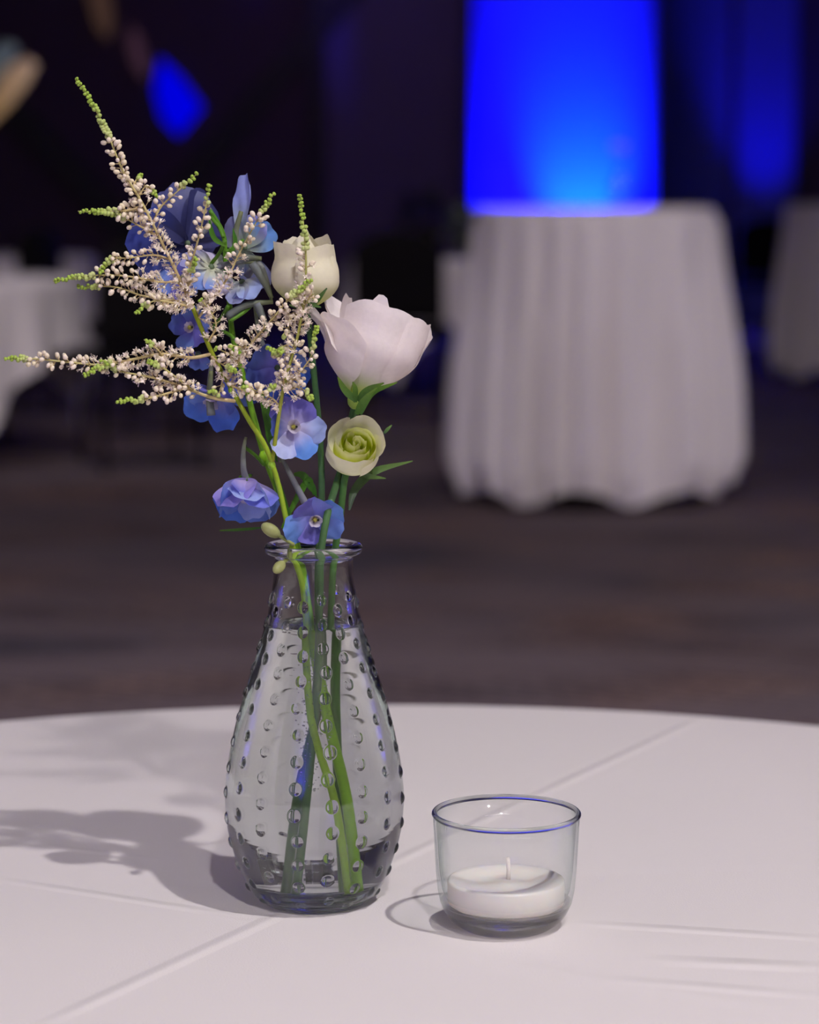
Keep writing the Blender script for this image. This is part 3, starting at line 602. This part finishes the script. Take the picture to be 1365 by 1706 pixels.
# --- astilbe
AC = lin3(255, 240, 224); AG = lin3(176, 204, 84); AB = lin3(244, 230, 196); AS = lin3(214, 190, 140)
def plume(parent, pts, dys, r0=.0007, f_open=.45, f_green=.78, dens=1.0, wid=1.0, seed=0, bare=.0, stemc=None):
    """one side branch: rachis (the branch mesh) carrying florets, buds and green tip buds"""
    rr = random.Random(seed+100); n = len(pts)
    wp_ = [V(x, y, dys[0]+(dys[1]-dys[0])*i/(n-1)) for i, (x, y) in enumerate(pts)]
    sp = spline(wp_, 10); m = len(sp); ds = [0]
    for i in range(1, m): ds.append(ds[-1]+(sp[i]-sp[i-1]).length)
    Ln = ds[-1]; b = MB()
    b.tube(sp, [max(.00025, r0*(1-.7*d/Ln)) for d in ds], 6, [lerp(stemc or AS, lin3(200, 196, 120), d/Ln) for d in ds])
    fm = MB(); bm_ = MB(); d = Ln*bare; step = .0022/dens
    while d < Ln:
        f = d/Ln; i = max(1, np.searchsorted(ds, d)); i = min(i, m-1); p = sp[i-1].lerp(sp[i], (d-ds[i-1])/(ds[i]-ds[i-1]+1e-9)); t_ = (sp[i]-sp[i-1]).normalized()
        a_ = t_.orthogonal().normalized(); b_ = t_.cross(a_)
        for k in range(2 if f_open < f < f_green and rr.random() < .5 else 3):
            q = rr.uniform(0, 2*PI); out = a_*math.cos(q)+b_*math.sin(q); dr = (out+t_*rr.uniform(.3, .8)).normalized()
            if f > f_green:
                g = (f-f_green)/(1-f_green); r = .00112*(1-.35*g)*rr.uniform(.85, 1.15)
                fm_c = lerp(lerp(AB, AG, .55), AG, min(1, g*1.6)); c = p+dr*(.0013*(1-.45*g)); bm_.ball(c, r, dr, 1.1, fm_c, 7, 5)
            elif (f > f_open+.12*rr.uniform(-1, 1)) or rr.random() < .10:
                ln = rr.uniform(.0018, .0034)*wid; c = p+dr*ln; bm_.tube([p, c], .00022, 4, AS, False)
                cc = lerp(AC, AB, rr.random()); bm_.ball(c+dr*.0008, rr.uniform(.0009, .00125), dr, rr.uniform(1.1, 1.45), cc, 7, 5)
            else:
                ln = rr.uniform(.0018, .0046)*wid; c = p+dr*ln; bm_.tube([p, c], .00022, 4, AS, False)
                x_ = dr.orthogonal().normalized(); y_ = dr.cross(x_); bm_.ball(c, .0007, dr, 1.1, lerp(AC, AG, .2), 6, 4)
                for s_ in range(13):
                    q2 = 2*PI*s_/9+rr.random(); dd = (dr*rr.uniform(.5, 1.3)+(x_*math.cos(q2)+y_*math.sin(q2))*.9).normalized(); e = c+dd*rr.uniform(.0014, .0027)
                    s2 = dd.cross(dr).normalized()*rr.choice((.00011, .00014, .00032)); cc = lerp(AC, (1, .93, .88), rr.random()*.5)
                    fm.add([tuple(c-s2*.5), tuple(c+s2*.5), tuple(e+s2), tuple(e-s2)], [(0, 1, 2, 3)], cc)
                    if rr.random() < .5: fm.ball(e, .00022, dd, 1, AC, 4, 3)
        d += step*(1.0 if f < f_green else .75)*rr.uniform(.8, 1.2)
    br_ = adopt(b.build('branch', M_green), parent)
    for q, nm in ((fm, 'florets'), (bm_, 'buds')):
        if q.n:
            o = q.build(nm, M_cream, kind='stuff'); o.parent = br_
    return br_
SG = lin3(150, 160, 40)
as1 = empty('astilbe', vloc(.012, -.005, .008), 'tall cream astilbe plume leaning far left over the vase', 'flower')
main = [vloc(.013, -.006, .008), vloc(.008, -.006, .05), vloc(-.001, -.006, .09), V(508, 1000, -.006), V(492, 930, -.008), V(478, 870, -.008), V(462, 800, -.008), V(443, 745, -.008), V(415, 700, -.008), V(388, 652, -.008), V(356, 594, -.008), V(318, 505, -.008)]
stem_obj(main, .0016, .0010, lin3(160, 205, 60), lin3(150, 162, 40), as1, n=10, knots=((V(453, 775, -.008), .0019), (V(385, 650, -.008), .0015)))  # underwater part coloured brighter to replace light blocked by the water
B = lambda *a, **k: plume(as1, *a, **k)
B([(318, 505), (290, 445), (262, 388), (235, 335), (205, 285), (180, 225), (155, 175), (127, 132)], (-.008, -.012), .0009, .38, .72, seed=1, wid=1.1, bare=.05, dens=1.0)
B([(240, 342), (215, 350), (180, 352), (130, 352)], (-.008, -.014), .0006, .0, .35, seed=2, dens=1.2)
B([(262, 392), (235, 378), (205, 362), (170, 352)], (-.008, -.010), .0006, .0, .6, seed=3)
B([(254, 375), (268, 345), (300, 315), (328, 290)], (-.008, -.004), .0006, .02, .70, seed=4, dens=.75, bare=.15)
B([(232, 325), (245, 310), (262, 330)], (-.008, -.004), .0005, .1, .5, seed=44)
B([(222, 310), (228, 298), (236, 292)], (-.008, -.004), .0005, .1, .3, seed=45)
B([(283, 432), (255, 425), (215, 430), (185, 432), (165, 455)], (-.008, -.016), .0006, .25, .72, seed=5, bare=.1)
B([(300, 468), (268, 470), (225, 462), (180, 458), (130, 462), (88, 468)], (-.008, -.018), .0006, .3, .66, seed=6, bare=.1)
B([(318, 505), (280, 500), (235, 492), (190, 478), (130, 478)], (-.008, -.012), .0007, .5, .78, seed=7)
B([(320, 512), (290, 505), (255, 502), (228, 522)], (-.010, -.020), .0007, .5, .72, seed=8)
B([(302, 480), (318, 440), (330, 400), (342, 350), (350, 306)], (-.008, -.014), .0007, .28, .78, seed=9, dens=.9)
B([(310, 495), (318, 455), (326, 432)], (-.008, -.018), .0006, .3, .55, seed=10)
B([(330, 530), (350, 505), (378, 465), (400, 420), (430, 365), (456, 322)], (-.008, -.012), .0007, .42, .82, seed=11, dens=.95)
B([(352, 590), (318, 596), (270, 590), (225, 598), (175, 608), (120, 604), (60, 598), (6, 596)], (-.008, -.024), .0009, .62, .88, seed=12, bare=.08, dens=1.1)
B([(345, 572), (360, 545), (352, 520), (335, 500)], (-.008, -.014), .0006, .9, .98, seed=13)
B([(270, 592), (262, 582), (240, 566)], (-.012, -.020), .0005, .2, .5, seed=14)
B([(215, 600), (180, 606), (140, 625)], (-.018, -.024), .0005, .1, .35, seed=15)
B([(392, 668), (360, 664), (325, 652), (295, 630), (270, 612), (245, 600)], (-.008, -.020), .0010, .4, .85, seed=16, bare=.38)
B([(325, 652), (280, 636), (240, 626), (200, 618), (170, 600)], (-.012, -.022), .0008, .6, .8, seed=17, bare=.1)
B([(310, 646), (280, 655), (240, 665), (196, 668)], (-.012, -.026), .0007, .0, .6, seed=18, bare=.1, dens=1.1)
B([(352, 594), (375, 610), (392, 618)], (-.010, -.016), .0006, .0, .6, seed=19)
B([(378, 636), (395, 605), (425, 565), (455, 530), (485, 495), (518, 466)], (-.008, -.020), .0008, .55, .80, seed=20, dens=1.1)
B([(395, 610), (385, 592), (360, 580)], (-.010, -.014), .0006, .3, .9, seed=21)
B([(415, 580), (400, 578), (385, 575)], (-.012, -.018), .0005, .1, .9, seed=22)
B([(380, 640), (400, 648), (430, 655), (460, 640)], (-.008, -.014), .0006, .2, .8, seed=23)
B([(372, 620), (365, 655), (345, 650)], (-.008, -.014), .0005, .1, .5, seed=24)
as2 = as1
B([(453, 775), (462, 710), (470, 660), (482, 610), (496, 560), (506, 500), (510, 450), (508, 400), (500, 326)], (-.008, -.016), .0011, .70, .80, seed=25, bare=.28, dens=.9, stemc=SG)
B([(468, 680), (455, 665), (430, 652), (405, 645)], (-.008, -.016), .0006, .5, .85, seed=26, dens=1.1)
B([(475, 650), (470, 620), (462, 592), (445, 580)], (-.010, -.016), .0006, .3, .7, seed=27, dens=1.1)
B([(478, 640), (500, 620), (520, 590), (528, 545)], (-.010, -.018), .0006, .1, .65, seed=28)
B([(476, 652), (495, 645), (512, 655), (520, 668)], (-.010, -.016), .0006, .1, .6, seed=29)
B([(500, 540), (490, 520), (480, 545), (470, 560)], (-.010, -.018), .0005, .8, .95, seed=30)
B([(503, 520), (512, 500), (522, 490)], (-.010, -.018), .0005, .8, .95, seed=31)
B([(490, 588), (476, 575), (465, 590)], (-.010, -.018), .0005, .3, .6, seed=32)

# ------------------------------------------------------------------ votive glass and candle
WX, WY = P(843, 1545, 1.133).x, 1.133
wdep = WY*math.cos(TH)+.29*math.sin(TH)
k_ = wdep/F
def zw(py): return P(843, py, WY).z-TZ
ZT = zw(1351)
vg = bpy.data.objects.new('votive_holder', None); C.objects.link(vg); vg.location = (WX, WY, TZ); tag(vg, 'low round clear glass votive holder with a white candle in it on the near tablecloth', 'candle holder'); vg.empty_display_size = .02
M_thin = thin_glass('votive_wall_glass', (.985, .992, .99, 1), (.80, .87, .855, 1))
outp = [(0, 19*0+72), (.0012, 80), (.0035, 92), (.007, 102), (.012, 110), (.018, 114.5), (.026, 117), (.036, 119), (.046, 121), (ZT-.0022, 122)]
inp = [(ZT-.0022, 117.5), (.036, 113.5), (.026, 111), (.018, 107), (.014, 101), (.0105, 92)]
b = MB(); b.lathe([(hw*k_, z) for z, hw in outp if z >= .012] + [(hw*k_, z) for z, hw in inp if z >= .014], 96); b.build('glass_wall', M_thin, vg)
b = MB(); b.lathe([(0.0001, .0010), (50*k_, .0012), (66*k_, .0002)] + [(hw*k_, z) for z, hw in outp if z <= .0121] + [(109*k_, .0124), (105*k_, .0118), (99*k_, .0100), (90*k_, .0086), (70*k_, .0078), (.0001, .0076)], 96)
M_vg = glass('votive_base_glass', 1.5, (.985, .995, .99, 1), thin=.5); b.build('glass_base', M_vg, vg)
b = MB(); pr = []
for q in range(17):
    a = 2*PI*q/16; pr.append((120*k_+.00125*math.cos(a), ZT-.0012+.0013*math.sin(a)))
b.lathe(pr, 128); b.build('rim', glass('votive_rim_glass', 1.5, (.96, .985, .975, 1)), vg)
def wax_mat():
    m, nt, out = newmat('candle_wax'); p = N(nt, 'ShaderNodeBsdfPrincipled'); p.inputs['Base Color'].default_value = srgb(240, 234, 226)
    p.inputs['Roughness'].default_value = .35; p.inputs['Subsurface Weight'].default_value = .5; p.inputs['Subsurface Radius'].default_value = (1, .8, .6); p.inputs['Subsurface Scale'].default_value = .006
    tc = N(nt, 'ShaderNodeTexCoord'); n = N(nt, 'ShaderNodeTexNoise'); n.inputs['Scale'].default_value = 90; L(nt, tc.outputs['Object'], n.inputs[0])
    bp = N(nt, 'ShaderNodeBump'); bp.inputs['Strength'].default_value = .2; bp.inputs['Distance'].default_value = .001; L(nt, n.outputs[0], bp.inputs['Height']); L(nt, bp.outputs[0], p.inputs['Normal'])
    L(nt, p.outputs[0], out.inputs[0]); return m
M_wax = wax_mat()
cn = bpy.data.objects.new('candle', None); C.objects.link(cn); cn.location = (WX, WY, TZ); cn.empty_display_size = .02; tag(cn, 'unlit white wax candle with a short pale wick sitting inside the votive glass', 'candle')
b = MB(); zwx = .0225; Rw = 98*k_; pts = []
for k in range(72):
    a = 2*PI*k/72; row = []
    for r, z in ((.0001, .0090), (.6*Rw, .0092), (.9*Rw, .0100), (.985*Rw, .0115), (1.0*Rw, .0135), (1.0*Rw, zwx-.0012), (.985*Rw, zwx-.0003), (.95*Rw, zwx), (.82*Rw, zwx-.0003), (.66*Rw, zwx-.0008), (.5*Rw, zwx-.0016), (.35*Rw, zwx-.0017), (.2*Rw, zwx-.0010), (.08*Rw, zwx-.0004), (.0001, zwx-.0003)):
        s = sm(.25*Rw, .7*Rw, r)*sm(1.0*Rw, .8*Rw, r) if z > .02 else 0
        row.append((r*math.cos(a), r*math.sin(a), z+(.0007*math.sin(a+.6)*s if z > .019 else 0)))
    pts.append(row)
b.grid(pts, wrap=True); b.build('wax', M_wax, cn)
b = MB(); b.tube([(.001, 0, zwx-.002), (.0012, 0, zwx+.004), (.0008, 0, zwx+.010)], [.0011, .0010, .0009], 10); b.build('wick', simple('wax_wick', srgb(232, 224, 214), .6, nscale=900, bump=.3), cn)

# ------------------------------------------------------------------ background furniture
def dup(root):
    r = root.copy(); C.objects.link(r)
    for ch in list(root.children):
        c = ch.copy(); C.objects.link(c); c.parent = r
        for g in ch.children:
            d = g.copy(); C.objects.link(d); d.parent = c
    return r
M_far_glass = thin_glass('far_glass', (.9, .92, .93, 1), (.35, .38, .42, 1))
# cocktail table with long cloth
def cocktail(X, Y, label_t, label_c, seed=0, rt=.43, h=1.052, rb=.475):
    t = empty('cocktail_table', (X, Y, 0), label_t, 'table', 'tall cocktail tables')
    b = MB(); b.lathe([(0, h-.03), (rt-.01, h-.03), (rt-.01, h-.004), (0, h-.004)], 48); b.build('tabletop', M_wood, t)
    b = MB(); b.lathe([(0, 0), (.26, 0), (.26, .015), (.05, .03), (.032, .05), (.032, h-.03), (0, h-.03)], 24); b.build('pedestal', M_metal, t)
    pts = []; n = 360
    for k in range(n):
        a = 2*PI*k/n; row = [(0, 0, h)]
        for r in (.15, .3, rt-.03): row.append((r*math.cos(a), r*math.sin(a), h))
        for q in range(1, 5):
            g = q/4*PI/2; row.append(((rt-.03+.03*math.sin(g))*math.cos(a), (rt-.03+.03*math.sin(g))*math.sin(a), h-.03*(1-math.cos(g))))
        f = math.sin(a*19+1.9*math.sin(a*4+seed)+seed) ; f2 = math.sin(a*8+seed*2+1.1*math.sin(a*3))
        hem = .05+.03*math.sin(a*7+seed)
        for q in range(1, 31):
            d = q/30; z = (h-.03)*(1-d)+hem*d
            amp = .013+.052*sm(0, .7, d)
            r = rt + (rb-rt)*d**.8 + amp*(.75*math.copysign(abs(f)**.8, f)+.45*f2) - .02*sm(.9, 1, d)*(1+f)
            row.append((r*math.cos(a), r*math.sin(a), z))
        pts.append(row)
    b = MB(); b.grid(pts, wrap=True); c = b.build('tablecloth', M_cloth2, label=label_c, cat='tablecloth', group='long cloths on the cocktail tables'); c.location = (X, Y, 0)
    return t
cx = (1008-682.5)/F*8.75
cocktail(cx-.01, 9.1, 'tall cocktail table behind the vase at the foot of the blue wall light', 'long pleated white cloth falling from the tall table beside the blue light', 1.3)
cocktail((1425-682.5)/F*15.2, 15.2, 'tall cocktail table in shadow at the right edge', 'shadowed long cloth on the tall table at the right edge', 4.1)
# bud vase and bloom on the far cocktail table
fx, fy, fz = P(1030, 345, 9.1).x, 9.1, 1.053
fv = empty('bud_vase', (fx, fy, fz), 'small glass bud vase on the tall cocktail table against the blue light', 'vase')
b = MB(); b.lathe([(0, 0), (.022, 0), (.038, .03), (.040, .05), (.03, .085), (.017, .115), (.018, .13), (.016, .13), (.015, .115), (.028, .085), (.037, .05), (.02, .005), (0, .005)], 32); b.build('glass_body', M_far_glass, fv)
ff = empty('cut_flower', (fx, fy, fz+.01), 'single pale bloom in the small vase on the far cocktail table', 'flower')
b = MB(); b.tube([(0, 0, 0), (.004, 0, .1), (.002, 0, .185)], .0025, 6, lin3(70, 100, 50)); b.build('stem', M_green, ff)
for k in range(6):
    a = k*PI/3; b = MB(); sepal(b, Vector((.002, 0, .18)), Vector((math.cos(a)*.8, math.sin(a)*.8, .7)), Vector((0, 0, 1)), .045, .02, .2, k, lin3(150, 150, 150), lin3(190, 185, 200)); b.build('petal', M_petal, ff)
# banquet chair
M_seat = simple('black_vinyl', srgb(14, 11, 13), .85, spec=.15, nscale=20, bump=.3, bscale=400)
def make_chair(loc, rz, label, group='black banquet chairs'):
    t = empty('banquet_chair', loc, label, 'chair', group, rz)
    b = MB(); b.box((-.22, -.21, .41), (.22, .21, .43)); b.box((-.215, -.205, .43), (.215, .205, .475)); s = b.build('seat', M_seat, t, smooth=False)
    md = s.modifiers.new('bevel', 'BEVEL'); md.width = .02; md.segments = 3
    b = MB(); pts = []
    for i in range(13):
        u = -1+2*i/12; row = []
        topz = .93-.09*abs(u)**3
        for yy in (0, 1):
            zs = np.linspace(.50, topz, 8) if yy == 0 else np.linspace(topz, .50, 8)
            for z in zs: row.append((u*.215, .20+.045*(z-.5)+(.045 if yy else 0)-.012*(1-u*u), z))
        row.append(row[0]); pts.append(row)
    b.grid(pts); n = len(pts[0])
    b.add(pts[0], [tuple(range(n-1))]); b.add(pts[-1], [tuple(range(n-1))[::-1]])
    b.build('backrest', M_seat, t)
    for sx in (-1, 1):
        b = MB(); b.tube([(sx*.20, -.22, 0), (sx*.19, -.18, .42)], .012, 8); b.build('leg', M_metal, t)
        b = MB(); b.tube([(sx*.20, .27, 0), (sx*.20, .21, .42), (sx*.20, .235, .80)], .012, 8); b.build('leg', M_metal, t)
    for z in (.16, ):
        b = MB(); b.tube([(-.195, .245, z), (.195, .245, z)], .008, 6); b.build('stretcher', M_metal, t)
    return t
def put(src, loc, rz, label):
    c = dup(src); c.location = loc; c.rotation_euler.z = rz; c['label'] = label; return c
def gx(px, Y): return (px-682.5)/F*Y
ch = make_chair((gx(672, 12.2), 12.2, 0), PI*.97, 'black banquet chair with rounded back just left of the tall white table')
put(ch, (gx(232, 10.3), 10.3, 0), PI*1.1, 'black chair behind the astilbe, beside the left table')
put(ch, (gx(330, 11.6), 11.6, 0), PI*.8, 'black chair in the dark between the left and rear tables')
put(ch, (gx(1268, 19.2), 19.2, 0), PI, 'black chair against the narrow blue-lit pillar')
put(ch, (gx(140, 12.6), 12.6, 0), PI*.4, 'black chair at the far side of the left table')
# chair faces: backs toward the camera
# dining tables with square cloths whose corners hang low
def dining(X, Y, label_t, label_c, rt=.76, rot=0.0, drop=.30, h=.75, seed=0):
    t = empty('banquet_table', (X, Y, 0), label_t, 'table', 'round dining tables')
    b = MB(); b.lathe([(0, h-.03), (rt-.01, h-.03), (rt-.01, h-.004), (0, h-.004)], 64); b.build('tabletop', M_wood, t)
    for k in range(4):
        a = PI/4+k*PI/2; b = MB(); b.tube([(math.cos(a)*rt*.7, math.sin(a)*rt*.7, 0), (math.cos(a)*rt*.62, math.sin(a)*rt*.62, h-.03)], .014, 8); b.build('leg', M_metal, t)
    pts = []; n = 240; hs = rt+drop
    for k in range(n):
        a = 2*PI*k/n; row = []
        for r in np.linspace(0, rt-.02, 8): row.append((r*math.cos(a), r*math.sin(a), h))
        for q in range(1, 4): g = q/3*PI/2; rr = rt-.02+.02*math.sin(g); row.append((rr*math.cos(a), rr*math.sin(a), h-.02*(1-math.cos(g))))
        ext = min(hs/max(abs(math.cos(a-rot)), abs(math.sin(a-rot))), rt+h-.03)-rt
        for q in range(1, 13):
            d = q/12; z = h-.02-ext*d*.97; r = rt+.05*d*ext/.5+.035*d*math.sin(a*20+seed)*min(1, ext/.4)
            row.append((r*math.cos(a), r*math.sin(a), z))
        pts.append(row)
    b = MB(); b.grid(pts, wrap=True); c = b.build('tablecloth', M_cloth2, label=label_c, cat='tablecloth', group='cloths on the dining tables'); c.location = (X, Y, 0)
    return t
dining(gx(-170, 10.6), 10.6, 'round dining table at the left edge behind the astilbe', 'white square cloth with a corner reaching the floor on the left-edge table', rot=math.radians(-58)+PI/4, drop=.26, seed=1)
dining(gx(-70, 14.4), 14.6, 'second dining table beyond the left-edge table', 'white cloth on the second table beyond the left-edge table', rot=.3, seed=2)
dining(gx(770, 13.9), 14.0, 'dining table partly hidden behind the tall cocktail table', 'white cloth on the dining table beyond the black chair', rt=.62, rot=.2, seed=3)
# arrangements
def leafball(parent, c, rad, n, cols, seed, size=.05):
    rr = random.Random(seed); b = MB()
    for i in range(n):
        d = Vector((rr.gauss(0, 1), rr.gauss(0, 1), rr.gauss(0, 1)*.8+.3)).normalized(); o = Vector(c)+d*rad*rr.uniform(.2, .7)
        sepal(b, o, d+Vector((rr.uniform(-.4, .4), rr.uniform(-.4, .4), rr.uniform(-.3, .5))), Vector((0, 0, 1)) if abs(d.z) < .9 else Vector((1, 0, 0)), size*rr.uniform(.7, 1.3), size*.28, -.2, i, cols[0], rr.choice(cols), 2, 4)
    return b.build('foliage', M_green, parent, kind='stuff')
c1 = P(708, 432, 13.9); ar = empty('flower_arrangement', (c1.x, 13.9, .752), 'dark leafy centrepiece above the black chair left of the tall table', 'flowers', 'centrepieces on the dining tables')
b = MB(); b.lathe([(0, 0), (.05, 0), (.065, .05), (.06, .12), (.055, .12), (.055, .02), (0, .01)], 24); b.build('pot', M_metal, ar)
leafball(ar, (0, 0, .24), .16, 70, (lin3(26, 30, 20), lin3(44, 50, 30), lin3(60, 50, 40)), 5, .09)
c2 = P(782, 432, 13.8); a2 = empty('flower_arrangement', (c2.x, 13.8, .752), 'pale green and white posy at the left side of the tall table', 'flowers', 'centrepieces on the dining tables')
b = MB(); b.lathe([(0, 0), (.04, 0), (.045, .10), (.04, .10), (.035, .01), (0, .01)], 24); b.build('glass_pot', M_far_glass, a2)
leafball(a2, (0, 0, .18), .12, 40, (lin3(90, 110, 60), lin3(130, 145, 90)), 8, .08)
for k in range(5):
    a = k*1.3; b = MB(); o = Vector((.07*math.cos(a), .07*math.sin(a), .23+.02*(k % 3)))
    for j in range(6):
        q = j*PI/3; sepal(b, o, Vector((math.cos(q), math.sin(q), .8)), Vector((0, 0, 1)), .035, .016, .3, j+k, lin3(200, 210, 170), lin3(225, 225, 225), 3, 4)
    b.build('bloom', M_petal, a2)
# tall arrangement at the left edge
tb = gx(-70, 10.6); tv = empty('tall_vase', (tb, 10.6, .752), 'tall glass vase of pale blooms on the left-edge table', 'vase')
b = MB(); b.lathe([(0, 0), (.06, 0), (.05, .30), (.055, .60), (.05, .60), (.045, .3), (.055, .01), (0, .01)], 32); b.build('glass_body', M_far_glass, tv)
def blade(name, pts, wd, cols, label):
    o = empty(name, (tb, 10.6, .8), label, 'flower', 'blooms in the tall vase')
    s_ = MB(); s_.tube([(tb, 10.6, .8), (tb+.01, 10.6, 1.35), tuple(P(pts[0][0], pts[0][1], 10.6))], .006, 6, lin3(90, 110, 50)); adopt(s_.build('stem', M_green), o)
    for k in range(4):
        off = Vector((0, .02*(k-1.5), 0)); b = MB(); strip(b, [P(x, y, 10.6)+off for x, y in pts], [w_*(1-.15*k) for w_ in wd], cols, fold=.6, n=7); adopt(b.build('petal', M_petal), o)
blade('cut_flower', [(-30, 215), (5, 165), (32, 128), (56, 104)], [.02, .05, .055, .028], (lin3(214, 180, 110), lin3(238, 214, 180)), 'cream elongated bloom leaning into view at the left edge')
blade('cut_flower', [(-40, 140), (-10, 115), (10, 90), (26, 78)], [.03, .05, .045, .02], (lin3(90, 110, 110), lin3(140, 160, 165)), 'grey-green bloom above the cream one at the left edge')
# uplight fixtures
def uplight(X, Y, label):
    o = empty('floor_uplight', (X, Y, 0), label, 'lamp', 'floor uplights by the rear wall')
    b = MB(); b.lathe([(0, 0), (.09, 0), (.09, .02), (.075, .03), (.075, .17), (.068, .17), (.06, .15), (0, .15)], 24); b.build('housing', M_metal, o)
    b = MB(); b.tube([(-.09, 0, .01), (-.10, 0, .1), (-.08, 0, .12)], .006, 6); b.build('yoke', M_metal, o)
uplight(1.30, YW-.72, 'round black uplight throwing blue onto the wide pillar')
uplight(1.52, YW-.70, 'round black uplight close to the wide pillar')
uplight(3.0, YW-.9, 'round black uplight before the narrow pillar')
